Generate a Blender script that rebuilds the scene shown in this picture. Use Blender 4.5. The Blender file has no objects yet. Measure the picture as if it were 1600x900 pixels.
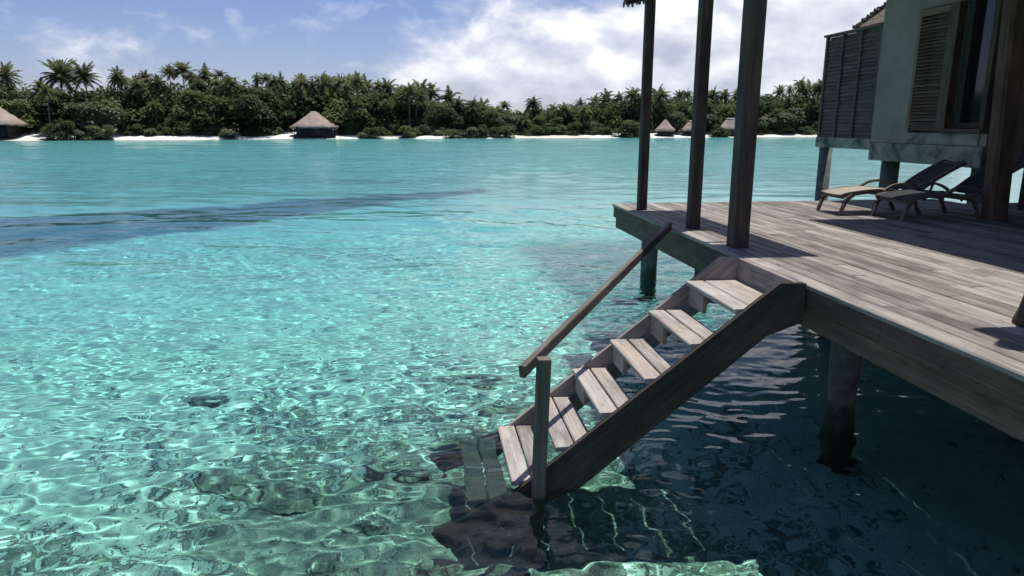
import bpy, math, random
import numpy as np
from mathutils import Vector, Matrix

random.seed(11)
R = math.radians
sc = bpy.context.scene
col = sc.collection

# ------------------------------------------------------------------ camera
DECK = 1.62                       # deck top above the water
cam = bpy.data.cameras.new('camera')
cam.lens = 24.75
cam.clip_start = 0.05
cam.clip_end = 3000
cam_o = bpy.data.objects.new('camera', cam)
cam_o.location = (0, 0, DECK + 1.2)
cam_o.rotation_euler = (R(90 - 13.15), 0, R(-7.315))
col.objects.link(cam_o)
sc.camera = cam_o

# ------------------------------------------------------------------ sun
SUN_DIR = Vector((0.18, 0.13, 1.0)).normalized()      # towards the sun
SUN_EL = math.asin(SUN_DIR.z)
SUN_AZ = math.atan2(SUN_DIR.x, SUN_DIR.y)
sun = bpy.data.lights.new('sun', 'SUN')
sun.energy = 4.0
sun.angle = R(0.53)
sun.color = (1.0, 0.965, 0.91)
sun.cycles.is_caustics_light = True
sun_o = bpy.data.objects.new('sun', sun)
sun_o.rotation_euler = SUN_DIR.to_track_quat('Z', 'Y').to_euler()
sun_o.location = (0, 0, 60)
col.objects.link(sun_o)

# ------------------------------------------------------------------ sky
world = bpy.data.worlds.new('World')
sc.world = world
world.use_nodes = True


def build_world():
    nt = world.node_tree
    N = nt.nodes
    Lk = nt.links.new
    bg = N['Background']
    bg.inputs[1].default_value = 0.088

    def math_(op, a=None, b=None, clamp=False):
        n = N.new('ShaderNodeMath'); n.operation = op; n.use_clamp = clamp
        for i, v in enumerate((a, b)):
            if v is None: continue
            if isinstance(v, (int, float)): n.inputs[i].default_value = v
            else: Lk(v, n.inputs[i])
        return n.outputs[0]

    def ramp(v, stops):
        n = N.new('ShaderNodeValToRGB'); Lk(v, n.inputs[0])
        e = n.color_ramp.elements
        while len(e) < len(stops): e.new(0.5)
        for k, (p_, c_) in enumerate(stops):
            e[k].position = p_; e[k].color = (c_, c_, c_, 1) if not isinstance(c_, tuple) else (*c_, 1)
        return n.outputs[0]

    sky = N.new('ShaderNodeTexSky')
    sky.sky_type = 'NISHITA'
    sky.sun_disc = False
    sky.sun_elevation = SUN_EL
    sky.sun_rotation = SUN_AZ
    sky.air_density = 1.0
    sky.dust_density = 0.4
    sky.ozone_density = 2.5
    tint = N.new('ShaderNodeMix'); tint.data_type = 'RGBA'; tint.blend_type = 'MULTIPLY'
    tint.inputs['Factor'].default_value = 1.0
    Lk(sky.outputs[0], tint.inputs['A'])
    tint.inputs['B'].default_value = (0.72, 0.69, 0.91, 1)
    tc = N.new('ShaderNodeTexCoord')
    sep = N.new('ShaderNodeSeparateXYZ'); Lk(tc.outputs['Generated'], sep.inputs[0])
    zc = math_('ADD', math_('MAXIMUM', sep.outputs['Z'], 0.0), 0.16)
    px = math_('DIVIDE', sep.outputs['X'], zc)
    py = math_('DIVIDE', sep.outputs['Y'], zc)
    cb = N.new('ShaderNodeCombineXYZ'); Lk(px, cb.inputs[0]); Lk(py, cb.inputs[1])

    def noise(vec, scale, detail, rough, loc=(0, 0, 0), dist=0.0):
        mp = N.new('ShaderNodeMapping'); mp.inputs['Location'].default_value = loc
        Lk(vec, mp.inputs['Vector'])
        n = N.new('ShaderNodeTexNoise'); n.inputs['Scale'].default_value = scale
        n.inputs['Detail'].default_value = detail; n.inputs['Roughness'].default_value = rough
        n.inputs['Distortion'].default_value = dist
        Lk(mp.outputs[0], n.inputs['Vector'])
        return n.outputs['Fac']

    # cumulus cover: one bank ahead to the right, broken cover elsewhere
    def lobe(d, a, b):
        v = Vector(d).normalized()
        n = N.new('ShaderNodeVectorMath'); n.operation = 'DOT_PRODUCT'
        Lk(tc.outputs['Generated'], n.inputs[0]); n.inputs[1].default_value = v
        m = N.new('ShaderNodeMapRange'); m.interpolation_type = 'SMOOTHSTEP'
        m.inputs['From Min'].default_value = a; m.inputs['From Max'].default_value = b
        Lk(n.outputs['Value'], m.inputs['Value'])
        return m.outputs[0]
    bank = lobe((0.30, 0.93, 0.15), 0.955, 0.995)
    bank2 = lobe((0.52, 0.80, 0.13), 0.94, 0.99)
    wide = lobe((0.45, 0.78, 0.42), 0.72, 0.95)
    cov = math_('MAXIMUM', bank, bank2)
    cov = math_('MAXIMUM', cov, math_('MULTIPLY', wide, 0.8))

    def density(shift):
        mp = N.new('ShaderNodeMapping'); mp.inputs['Location'].default_value = shift
        mp.inputs['Scale'].default_value = (1, 1, 1.7)
        Lk(tc.outputs['Generated'], mp.inputs['Vector'])
        v_ = mp.outputs[0]
        big = noise(v_, 3.6, 3, 0.5, (0.35, 0.1, 0.2), 0.15)
        mid = noise(v_, 11.0, 5, 0.55, (0.9, 0.4, 0.3), 0.2)
        puff = noise(v_, 30.0, 6, 0.6, (0.7, 0.3, 0.9), 0.25)
        d_ = math_('ADD', math_('MULTIPLY', big, 0.62), math_('MULTIPLY', mid, 0.38))
        return math_('ADD', d_, math_('MULTIPLY', puff, 0.12))
    d0 = density((0, 0, 0))
    d1 = density((0.006, 0.006, 0.045))              # the same cloud a little nearer the sun
    dens = math_('ADD', d0, math_('MULTIPLY', cov, 0.24))
    mask = ramp(dens, [(0.0, 0.0), (0.63, 0.0), (0.68, 0.24), (0.74, 0.78), (0.84, 1.0)])
    lit = math_('ADD', math_('MULTIPLY', math_('SUBTRACT', d0, d1), 3.2), 0.5)
    lit = math_('ADD', lit, math_('MULTIPLY', math_('SUBTRACT', sep.outputs['Z'], 0.10), 0.9))
    ccol = ramp(lit, [(0.10, (4.5, 4.8, 5.9)), (0.34, (5.6, 5.9, 6.9)), (0.58, (6.9, 7.1, 7.8)), (0.84, (9.2, 9.2, 9.5))])
    mx = N.new('ShaderNodeMix'); mx.data_type = 'RGBA'
    Lk(mask, mx.inputs['Factor']); Lk(tint.outputs['Result'], mx.inputs['A']); Lk(ccol, mx.inputs['B'])
    Lk(mx.outputs['Result'], bg.inputs[0])


build_world()

# ------------------------------------------------------------------ render / exposure
vs = sc.view_settings
vs.view_transform = 'Standard'
vs.look = 'None'
vs.exposure = 0.46
vs.gamma = 1.0
vs.use_curve_mapping = False
cy = sc.cycles
cy.use_denoising = True
cy.max_bounces = 8
cy.diffuse_bounces = 3
cy.glossy_bounces = 3
cy.transmission_bounces = 6
cy.transparent_max_bounces = 6
cy.caustics_refractive = True
cy.caustics_reflective = False
cy.blur_glossy = 0.2
cy.sample_clamp_indirect = 6.0


# ------------------------------------------------------------------ helpers
def tag(o, label=None, cat=None, group=None, kind=None):
    if label: o['label'] = label
    if cat: o['category'] = cat
    if group: o['group'] = group
    if kind: o['kind'] = kind
    return o


def empty(name, loc=(0, 0, 0), label=None, cat=None, group=None):
    o = bpy.data.objects.new(name, None)
    o.empty_display_size = 0.2
    o.location = loc
    col.objects.link(o)
    return tag(o, label, cat, group)


def link(name, mesh, parent=None, mat=None, matrix=None):
    o = bpy.data.objects.new(name, mesh)
    col.objects.link(o)
    if mat is not None and not mesh.materials:
        mesh.materials.append(mat)
    if matrix is not None:
        o.matrix_world = matrix
    if parent is not None:
        o.parent = parent
        o.matrix_parent_inverse = Matrix.Translation(parent.location).inverted() if matrix is not None else Matrix()
    return o


def mesh_from(name, verts, faces, smooth=False):
    m = bpy.data.meshes.new(name)
    m.from_pydata([tuple(v) for v in verts], [], faces)
    m.update()
    if smooth:
        m.polygons.foreach_set('use_smooth', [True] * len(m.polygons))
    return m


def np_mesh(name, v, f, smooth=False):
    k = f.shape[1]
    m = bpy.data.meshes.new(name)
    m.vertices.add(len(v)); m.vertices.foreach_set('co', np.ascontiguousarray(v, dtype='f').ravel())
    m.loops.add(f.size); m.loops.foreach_set('vertex_index', np.ascontiguousarray(f, dtype='i').ravel())
    m.polygons.add(len(f)); m.polygons.foreach_set('loop_start', np.arange(0, f.size, k, dtype='i'))
    m.update(calc_edges=True)
    if smooth:
        m.polygons.foreach_set('use_smooth', np.ones(len(f), bool))
    return m


class MB:
    """Collects vertices and faces of one mesh."""
    def __init__(s): s.v = []; s.f = []

    def add(s, verts, faces):
        k = len(s.v)
        s.v += [tuple(q) for q in verts]
        s.f += [tuple(i + k for i in f) for f in faces]

    def box(s, a, b, M=None):
        (x0, y0, z0), (x1, y1, z1) = a, b
        q = [Vector(t) for t in ((x0, y0, z0), (x1, y0, z0), (x1, y1, z0), (x0, y1, z0), (x0, y0, z1), (x1, y0, z1), (x1, y1, z1), (x0, y1, z1))]
        if M is not None: q = [M @ t for t in q]
        s.add(q, [(3, 2, 1, 0), (4, 5, 6, 7), (0, 1, 5, 4), (1, 2, 6, 5), (2, 3, 7, 6), (3, 0, 4, 7)])

    def loft(s, rings, caps=True):
        n = len(rings[0]); k = len(s.v)
        for r in rings: s.v += [tuple(q) for q in r]
        for i in range(len(rings) - 1):
            for j in range(n):
                a = k + i * n + j; b = k + i * n + (j + 1) % n
                s.f.append((a, b, b + n, a + n))
        if caps:
            s.f.append(tuple(k + j for j in reversed(range(n))))
            s.f.append(tuple(k + (len(rings) - 1) * n + j for j in range(n)))

    def tube(s, pts, rad, n=8, sq=None):
        """Sweep a round (or sq=(w,h) rectangular) section along pts."""
        pts = [Vector(p_) for p_ in pts]
        rings = []
        for i, p_ in enumerate(pts):
            t = (pts[min(i + 1, len(pts) - 1)] - pts[max(i - 1, 0)]).normalized()
            ref = Vector((0, 0, 1)) if abs(t.z) < 0.9 else Vector((0, 1, 0))
            u = t.cross(ref).normalized(); w = u.cross(t).normalized()
            if sq:
                a, b = sq[0] / 2, sq[1] / 2
                rings.append([p_ + u * x + w * y for x, y in ((a, -b), (a, b), (-a, b), (-a, -b))])
            else:
                r = rad[i] if isinstance(rad, (list, tuple)) else rad
                rings.append([p_ + (u * math.cos(2 * math.pi * j / n) + w * math.sin(2 * math.pi * j / n)) * r for j in range(n)])
        s.loft(rings)

    def build(s, name, mat, parent=None, smooth=False):
        m = mesh_from(name, s.v, s.f, smooth)
        o = link(name, m, None, mat)
        if parent is not None:
            o.parent = parent
            o.matrix_parent_inverse = Matrix.Translation(parent.location).inverted()
        return o


def board_mesh(L, w, t, c=0.004, wob=0.0, rnd=random):
    """A sawn board along local X with chamfered long edges, slightly uneven."""
    hw, ht = w / 2, t / 2
    sec = [(-hw + c, -ht), (hw - c, -ht), (hw, -ht + c), (hw, ht - c), (hw - c, ht), (-hw + c, ht), (-hw, ht - c), (-hw, -ht + c)]
    v = []
    for x in (-L / 2, L / 2):
        dy = rnd.uniform(-wob, wob); dz = rnd.uniform(-wob, wob)
        v += [(x, a + dy, b + dz) for a, b in sec]
    f = [(i, i + 8, (i + 1) % 8 + 8, (i + 1) % 8) for i in range(8)]
    f = [tuple(reversed(q)) for q in f]
    f.append(tuple(range(8))); f.append(tuple(reversed(range(8, 16))))
    f[-2] = tuple(reversed(f[-2])) ; f[-1] = tuple(reversed(f[-1]))
    m = mesh_from('board', v, f)
    return m


def board(name, p0, p1, w, t, mat, parent=None, up=(0, 0, 1), c=0.004, wob=0.0):
    p0, p1 = Vector(p0), Vector(p1)
    ax = (p1 - p0); L = ax.length; ax.normalize()
    z = Vector(up) - ax * ax.dot(Vector(up)); z.normalize()
    y = z.cross(ax)
    M = Matrix(((ax.x, y.x, z.x, 0), (ax.y, y.y, z.y, 0), (ax.z, y.z, z.z, 0), (0, 0, 0, 1)))
    M = Matrix.Translation((p0 + p1) / 2) @ M
    m = board_mesh(L, w, t, c, wob)
    m.name = name
    return link(name, m, parent, mat, M)


# ------------------------------------------------------------------ materials
MAT = {}


class Nodes:
    def __init__(s, name):
        s.m = bpy.data.materials.new(name); s.m.use_nodes = True
        s.t = s.m.node_tree; s.n = s.t.nodes
        s.p = s.n['Principled BSDF']; s.out = s.n['Material Output']
        s.tc = None
        MAT[name] = s.m

    def L(s, a, b): s.t.links.new(a, b)

    def coord(s, kind='Object'):
        if s.tc is None: s.tc = s.n.new('ShaderNodeTexCoord')
        return s.tc.outputs[kind]

    def pos(s):
        g = s.n.new('ShaderNodeNewGeometry'); return g.outputs['Position']

    def rand(s):
        o = s.n.new('ShaderNodeObjectInfo'); return o.outputs['Random']

    def val(s, op, a, b=None, c=None, clamp=False):
        n = s.n.new('ShaderNodeMath'); n.operation = op; n.use_clamp = clamp
        for i, v in enumerate((a, b, c)):
            if v is None: continue
            if isinstance(v, (int, float)): n.inputs[i].default_value = v
            else: s.L(v, n.inputs[i])
        return n.outputs[0]

    def map(s, vec, scale=(1, 1, 1), loc=(0, 0, 0), off=None):
        n = s.n.new('ShaderNodeMapping'); n.inputs['Scale'].default_value = scale
        n.inputs['Location'].default_value = loc
        s.L(vec, n.inputs['Vector'])
        if off is not None:
            cb = s.n.new('ShaderNodeCombineXYZ')
            for i, k in enumerate((37.0, 11.0, 23.0)):
                s.L(s.val('MULTIPLY', off, k), cb.inputs[i])
            s.L(cb.outputs[0], n.inputs['Location'])
        return n.outputs[0]

    def noise(s, vec, scale=5, detail=4, rough=0.55, dist=0.0):
        n = s.n.new('ShaderNodeTexNoise')
        n.inputs['Scale'].default_value = scale; n.inputs['Detail'].default_value = detail
        n.inputs['Roughness'].default_value = rough; n.inputs['Distortion'].default_value = dist
        s.L(vec, n.inputs['Vector']); return n.outputs['Fac']

    def voro(s, vec, scale=5, feature='F1'):
        n = s.n.new('ShaderNodeTexVoronoi'); n.inputs['Scale'].default_value = scale; n.feature = feature
        s.L(vec, n.inputs['Vector']); return n

    def ramp(s, v, stops, interp='LINEAR'):
        n = s.n.new('ShaderNodeValToRGB'); s.L(v, n.inputs[0]); n.color_ramp.interpolation = interp
        e = n.color_ramp.elements
        while len(e) < len(stops): e.new(0.5)
        for k, (p_, c_) in enumerate(stops):
            e[k].position = p_; e[k].color = (c_, c_, c_, 1) if isinstance(c_, (int, float)) else (*c_, 1)
        return n.outputs[0]

    def mix(s, f, a, b, mode='MIX'):
        n = s.n.new('ShaderNodeMix'); n.data_type = 'RGBA'; n.blend_type = mode
        for k, v in (('Factor', f), ('A', a), ('B', b)):
            if isinstance(v, (int, float)): n.inputs[k].default_value = v
            elif isinstance(v, tuple): n.inputs[k].default_value = (*v, 1)
            else: s.L(v, n.inputs[k])
        return n.outputs['Result']

    def bump(s, h, dist=0.01, strength=1.0):
        n = s.n.new('ShaderNodeBump'); n.inputs['Distance'].default_value = dist
        n.inputs['Strength'].default_value = strength; s.L(h, n.inputs['Height']); return n.outputs[0]

    def done(s, colour=None, rough=0.7, normal=None, spec=0.3):
        if colour is not None:
            if isinstance(colour, tuple): s.p.inputs['Base Color'].default_value = (*colour, 1)
            else: s.L(colour, s.p.inputs['Base Color'])
        if isinstance(rough, (int, float)): s.p.inputs['Roughness'].default_value = rough
        else: s.L(rough, s.p.inputs['Roughness'])
        s.p.inputs['Specular IOR Level'].default_value = spec
        if normal is not None: s.L(normal, s.p.inputs['Normal'])
        return s.m


def wood(name, dark, mid, light, rough=0.75, var=0.35, wet=None, bumpd=0.004, spec=0.25, warm=None, stain=0.55):
    """Weathered timber: grain along local X, each board with its own tone."""
    s = Nodes(name)
    r = s.rand(); oc = s.coord()
    g = s.map(oc, (1.2, 26, 26), off=r)
    gr = s.noise(g, 1.6, 6, 0.62, 0.5)
    g2 = s.map(oc, (0.7, 70, 70), off=r)
    fine = s.noise(g2, 1.8, 3, 0.6, 0.2)
    blot = s.noise(s.map(oc, (1.2, 3.5, 3.5), off=r), 1.6, 5, 0.6)
    v = s.val('ADD', s.val('MULTIPLY', gr, 0.75), s.val('MULTIPLY', blot, 0.65))
    v = s.val('ADD', v, s.val('MULTIPLY', s.val('SUBTRACT', r, 0.5), var))
    v = s.val('ADD', v, -0.20)
    c = s.ramp(v, [(0.28, dark), (0.5, mid), (0.74, light)])
    if warm:
        wn = s.noise(s.map(oc, (0.6, 2, 2), off=r), 1.3, 3, 0.5)
        c = s.mix(s.ramp(wn, [(0.5, 0.0), (0.72, 0.75)]), c, warm)
    st = s.noise(s.map(oc, (0.8, 2.2, 2.2), off=s.val('ADD', r, 3.3)), 2.6, 6, 0.68, 0.6)
    c = s.mix(s.ramp(st, [(0.54, 0.0), (0.70, stain)]), c, tuple(q * 0.55 for q in dark))
    crack = s.ramp(fine, [(0.30, 0.0), (0.42, 1.0)])
    c = s.mix(1.0, c, s.mix(crack, (0.62, 0.60, 0.58), (1, 1, 1)), 'MULTIPLY')
    if wet:
        zz = s.n.new('ShaderNodeSeparateXYZ'); P = s.pos(); s.L(P, zz.inputs[0])
        lv = s.val('ADD', zz.outputs[2], s.val('MULTIPLY', s.val('SUBTRACT', s.noise(P, 11, 4, 0.6), 0.5), 0.12))
        c = s.mix(s.ramp(s.val('ADD', lv, 0.5), [(0.47, 1.0), (0.54, 0.0)]), c, wet)
    h = s.val('ADD', s.val('MULTIPLY', gr, 0.5), s.val('MULTIPLY', crack, 0.4))
    return s.done(c, rough, s.bump(h, bumpd, 0.8), spec)


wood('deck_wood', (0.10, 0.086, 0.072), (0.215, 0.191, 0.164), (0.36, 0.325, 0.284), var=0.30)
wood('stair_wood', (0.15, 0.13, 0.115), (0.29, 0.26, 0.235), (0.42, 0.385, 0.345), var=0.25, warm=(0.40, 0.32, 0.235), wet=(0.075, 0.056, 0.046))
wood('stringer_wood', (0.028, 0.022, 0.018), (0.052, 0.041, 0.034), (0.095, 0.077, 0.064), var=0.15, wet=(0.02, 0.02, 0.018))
wood('rail_wood', (0.085, 0.07, 0.058), (0.145, 0.122, 0.104), (0.24, 0.205, 0.175), var=0.2, wet=(0.02, 0.02, 0.018))
wood('fascia_wood', (0.055, 0.037, 0.026), (0.095, 0.066, 0.047), (0.15, 0.108, 0.078), var=0.2)
wood('beam_wood', (0.075, 0.057, 0.040), (0.135, 0.103, 0.072), (0.22, 0.17, 0.12), var=0.2)
wood('post_wood', (0.034, 0.024, 0.019), (0.064, 0.046, 0.036), (0.115, 0.083, 0.064), var=0.15)
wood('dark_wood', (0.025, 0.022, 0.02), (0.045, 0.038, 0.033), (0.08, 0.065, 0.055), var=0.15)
wood('brown_wood', (0.05, 0.034, 0.022), (0.10, 0.068, 0.045), (0.17, 0.12, 0.08), var=0.2)
wood('louvre_wood', (0.11, 0.07, 0.042), (0.185, 0.122, 0.075), (0.28, 0.19, 0.12), var=0.25)
wood('screen_wood', (0.085, 0.063, 0.048), (0.14, 0.107, 0.083), (0.21, 0.163, 0.128), var=0.2)
wood('lounger_wood', (0.07, 0.055, 0.045), (0.13, 0.105, 0.085), (0.22, 0.18, 0.15), var=0.2)


def m_pile():
    s = Nodes('pile_concrete')
    P = s.pos()
    z = s.n.new('ShaderNodeSeparateXYZ'); s.L(P, z.inputs[0])
    n1 = s.noise(P, 7, 6, 0.6)
    c = s.ramp(n1, [(0.3, (0.07, 0.075, 0.07)), (0.7, (0.17, 0.175, 0.16))])
    # weed and barnacles grow up to the high-water mark
    lvl = s.val('ADD', z.outputs[2], s.val('MULTIPLY', s.noise(P, 9, 4, 0.6), -0.35))
    wet = s.ramp(s.val('ADD', s.val('MULTIPLY', lvl, 1.6), 0.35), [(0.30, 1.0), (0.52, 0.0)])
    c = s.mix(wet, c, (0.022, 0.026, 0.02))
    s.done(c, s.mix(wet, (0.8, 0.8, 0.8), (0.35, 0.35, 0.35)), s.bump(n1, 0.02), 0.4)


m_pile()


def m_wall():
    s = Nodes('wall_plaster')
    P = s.pos()
    n1 = s.noise(P, 1.6, 7, 0.62, 0.4)
    n2 = s.noise(s.map(P, (5, 5, 0.6)), 1.2, 5, 0.6)
    c = s.ramp(n1, [(0.3, (0.255, 0.20, 0.16)), (0.7, (0.345, 0.28, 0.225))])
    c = s.mix(s.ramp(n2, [(0.55, 0.0), (0.8, 0.5)]), c, (0.18, 0.145, 0.115))
    s.done(c, 0.85, s.bump(s.noise(P, 30, 5, 0.6), 0.004), 0.2)
    s = Nodes('plinth_concrete')
    P = s.pos()
    n1 = s.noise(P, 2.2, 7, 0.62, 0.5)
    c = s.ramp(n1, [(0.36, (0.085, 0.088, 0.078)), (0.52, (0.31, 0.255, 0.215)), (0.7, (0.42, 0.355, 0.31))])
    s.done(c, 0.85, s.bump(s.noise(P, 24, 5, 0.6), 0.006), 0.2)


m_wall()


def m_thatch():
    s = Nodes('thatch')
    oc = s.coord()
    n1 = s.noise(s.map(oc, (9, 9, 1.3)), 2.4, 6, 0.65)
    n2 = s.noise(oc, 0.9, 5, 0.6)
    c = s.ramp(s.val('ADD', s.val('MULTIPLY', n1, 0.6), s.val('MULTIPLY', n2, 0.45)),
               [(0.32, (0.17, 0.13, 0.105)), (0.52, (0.33, 0.265, 0.215)), (0.72, (0.47, 0.39, 0.325))])
    s.done(c, 0.95, s.bump(n1, 0.08), 0.1)
    s = Nodes('dark_thatch')
    n1 = s.noise(s.map(s.coord(), (3, 9, 9)), 2.4, 6, 0.65)
    s.done(s.ramp(n1, [(0.32, (0.06, 0.05, 0.04)), (0.52, (0.17, 0.14, 0.11)), (0.72, (0.36, 0.31, 0.25))]), 0.95, s.bump(n1, 0.08), 0.1)
    s = Nodes('thatch_cap')
    n1 = s.noise(s.map(s.coord(), (4, 4, 8)), 2.4, 5, 0.65)
    s.done(s.ramp(n1, [(0.3, (0.36, 0.30, 0.25)), (0.7, (0.58, 0.50, 0.43))]), 0.95, s.bump(n1, 0.05), 0.1)


m_thatch()


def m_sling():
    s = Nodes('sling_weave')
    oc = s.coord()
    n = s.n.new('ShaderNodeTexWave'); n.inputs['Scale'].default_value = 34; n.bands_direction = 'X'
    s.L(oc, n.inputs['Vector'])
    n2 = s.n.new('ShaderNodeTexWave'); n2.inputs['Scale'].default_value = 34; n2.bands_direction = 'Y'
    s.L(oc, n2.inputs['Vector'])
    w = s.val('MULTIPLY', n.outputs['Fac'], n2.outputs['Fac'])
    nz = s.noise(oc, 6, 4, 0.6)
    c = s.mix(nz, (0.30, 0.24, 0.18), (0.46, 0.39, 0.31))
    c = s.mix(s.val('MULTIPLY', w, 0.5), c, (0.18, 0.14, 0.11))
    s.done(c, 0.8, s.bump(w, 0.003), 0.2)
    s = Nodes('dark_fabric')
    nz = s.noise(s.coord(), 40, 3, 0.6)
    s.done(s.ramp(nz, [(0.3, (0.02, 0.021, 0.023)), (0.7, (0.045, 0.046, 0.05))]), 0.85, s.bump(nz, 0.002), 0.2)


m_sling()


def m_glass():
    s = Nodes('window_glass')
    s.done((0.012, 0.016, 0.02), 0.05, None, 0.6)
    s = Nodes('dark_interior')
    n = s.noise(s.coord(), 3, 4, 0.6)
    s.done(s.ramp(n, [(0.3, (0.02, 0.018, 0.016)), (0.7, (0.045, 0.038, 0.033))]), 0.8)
    s = Nodes('rope')
    s.done((0.03, 0.03, 0.03), 0.8)


m_glass()


def m_foliage(name, dark, mid, light, trans=0.25):
    s = Nodes(name)
    P = s.pos(); r = s.rand()
    n1 = s.noise(P, 0.9, 3, 0.6)
    n2 = s.noise(P, 5.0, 2, 0.6)
    v = s.val('ADD', s.val('MULTIPLY', n1, 0.5), s.val('MULTIPLY', n2, 0.35))
    v = s.val('ADD', v, s.val('MULTIPLY', s.val('SUBTRACT', r, 0.5), 0.45))
    c = s.ramp(v, [(0.22, dark), (0.45, mid), (0.72, light)])
    s.done(c, 0.6, None, 0.2)
    tr = s.n.new('ShaderNodeBsdfTranslucent'); s.L(c, tr.inputs[0])
    mx = s.n.new('ShaderNodeMixShader'); mx.inputs[0].default_value = trans
    s.L(s.p.outputs[0], mx.inputs[1]); s.L(tr.outputs[0], mx.inputs[2])
    s.L(mx.outputs[0], s.out.inputs[0])


m_foliage('palm_leaf', (0.062, 0.082, 0.034), (0.115, 0.14, 0.055), (0.175, 0.19, 0.075), 0.5)
m_foliage('yellow_palm_leaf', (0.07, 0.085, 0.025), (0.14, 0.15, 0.045), (0.24, 0.23, 0.07))
m_foliage('broad_leaf', (0.058, 0.08, 0.033), (0.105, 0.138, 0.053), (0.17, 0.20, 0.08), 0.5)
m_foliage('grey_leaf', (0.055, 0.075, 0.04), (0.10, 0.125, 0.065), (0.17, 0.19, 0.10))


def m_bark():
    s = Nodes('bark')
    oc = s.coord()
    n = s.noise(s.map(oc, (6, 6, 2)), 2, 5, 0.6)
    s.done(s.ramp(n, [(0.3, (0.07, 0.06, 0.05)), (0.7, (0.19, 0.165, 0.135))]), 0.9, s.bump(n, 0.03), 0.1)
    s = Nodes('beach_sand')
    n = s.noise(s.pos(), 0.8, 5, 0.6)
    s.done(s.ramp(n, [(0.3, (0.50, 0.46, 0.39)), (0.7, (0.64, 0.60, 0.52))]), 0.95, None, 0.1)
    s = Nodes('forest_floor')
    n = s.noise(s.pos(), 0.7, 5, 0.6)
    s.done(s.ramp(n, [(0.3, (0.05, 0.045, 0.03)), (0.7, (0.11, 0.095, 0.06))]), 0.95, None, 0.1)


m_bark()


def m_seabed():
    s = Nodes('seabed_sand')
    P = s.pos()
    sep = s.n.new('ShaderNodeSeparateXYZ'); s.L(P, sep.inputs[0])
    X, Y = sep.outputs[0], sep.outputs[1]
    n1 = s.noise(P, 1.1, 6, 0.6, 0.3)
    n2 = s.noise(P, 11, 6, 0.7, 0.5)
    sand = s.ramp(s.val('ADD', s.val('MULTIPLY', n1, 0.6), s.val('MULTIPLY', n2, 0.4)),
                  [(0.3, (0.56, 0.56, 0.48)), (0.5, (0.74, 0.73, 0.64)), (0.7, (0.85, 0.84, 0.76))])
    # coral rubble strewn round the foot of the steps
    dx = s.val('MULTIPLY', s.val('ADD', X, 0.1), 0.33)
    dy = s.val('MULTIPLY', s.val('SUBTRACT', Y, 5.2), 0.36)
    rr = s.val('SQRT', s.val('ADD', s.val('MULTIPLY', dx, dx), s.val('MULTIPLY', dy, dy)))
    v = s.voro(P, 13)
    near = s.ramp(rr, [(0.2, 0.62), (1.0, 0.12), (2.6, 0.0)])
    near = s.ramp(s.val('MULTIPLY', rr, 0.4), [(0.08, 0.30), (0.30, 0.17), (0.60, 0.05), (1.0, 0.0)])
    rub = s.ramp(s.val('ADD', s.val('ADD', n2, s.val('MULTIPLY', n1, 0.6)), near), [(0.975, 0.0), (1.29, 1.0)])
    rcol = s.mix(v.outputs['Color'], (0.17, 0.17, 0.13), (0.42, 0.41, 0.32))
    c = s.mix(s.val('MULTIPLY', rub, 0.9), sand, rcol)
    # sea-grass bed lying across the lagoon
    ax, ay = 0.80, 0.60
    a = s.val('ADD', s.val('MULTIPLY', s.val('ADD', X, 11.5), ax), s.val('MULTIPLY', s.val('SUBTRACT', Y, 22.3), ay))
    d = s.val('ADD', s.val('MULTIPLY', s.val('ADD', X, 11.5), -ay), s.val('MULTIPLY', s.val('SUBTRACT', Y, 22.3), ax))
    wob = s.val('MULTIPLY', s.val('SUBTRACT', s.noise(P, 0.30, 8, 0.72), 0.5), 4.2)
    hw = s.val('SUBTRACT', 4.2, s.val('MULTIPLY', a, 0.20))
    e = s.val('SUBTRACT', s.val('ABSOLUTE', s.val('ADD', d, wob)), hw)
    grass = s.ramp(s.val('ADD', s.val('MULTIPLY', e, 0.35), 0.5), [(0.36, 1.0), (0.56, 0.0)])
    thin = s.ramp(s.noise(s.map(P, (0.10, 0.22, 1)), 1.0, 4, 0.6), [(0.56, 0.0), (0.74, 0.45)])
    far = s.ramp(s.val('MULTIPLY', Y, 0.01), [(0.25, 0.0), (0.4, 1.0)])
    grass = s.val('MAXIMUM', grass, s.val('MULTIPLY', thin, far))
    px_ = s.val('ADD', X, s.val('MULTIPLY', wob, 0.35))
    shade_patch = s.val('MULTIPLY', s.ramp(s.val('MULTIPLY', px_, 0.1), [(0.225, 0.0), (0.28, 1.0)]), s.val('MULTIPLY', s.ramp(s.val('MULTIPLY', Y, 0.03), [(0.225, 0.0), (0.29, 1.0)]), s.ramp(s.val('MULTIPLY', Y, 0.03), [(0.53, 1.0), (0.58, 0.0)])))  # shade by the deck corner and stairs, painted into the bed colour
    grass = s.val('MAXIMUM', grass, s.val('MULTIPLY', shade_patch, 0.85))  # from here the mask holds sea grass and the painted shade
    c = s.mix(s.val('MULTIPLY', grass, 0.90), c, (0.16, 0.19, 0.205))  # sea grass and the painted shade share this dark colour
    h = s.val('ADD', s.val('MULTIPLY', n2, 0.6), s.val('MULTIPLY', s.val('MULTIPLY', rub, v.outputs['Distance']), 0.8))
    s.done(c, 0.95, s.bump(h, 0.08), 0.1)
    s = Nodes('coral')
    P = s.pos(); n1 = s.noise(P, 6, 6, 0.65)
    v = s.voro(P, 16)
    c = s.ramp(n1, [(0.34, (0.10, 0.095, 0.072)), (0.5, (0.25, 0.235, 0.18)), (0.66, (0.52, 0.49, 0.40))])
    s.done(c, 0.95, s.bump(s.val('ADD', n1, v.outputs['Distance']), 0.06), 0.1)


m_seabed()


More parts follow.
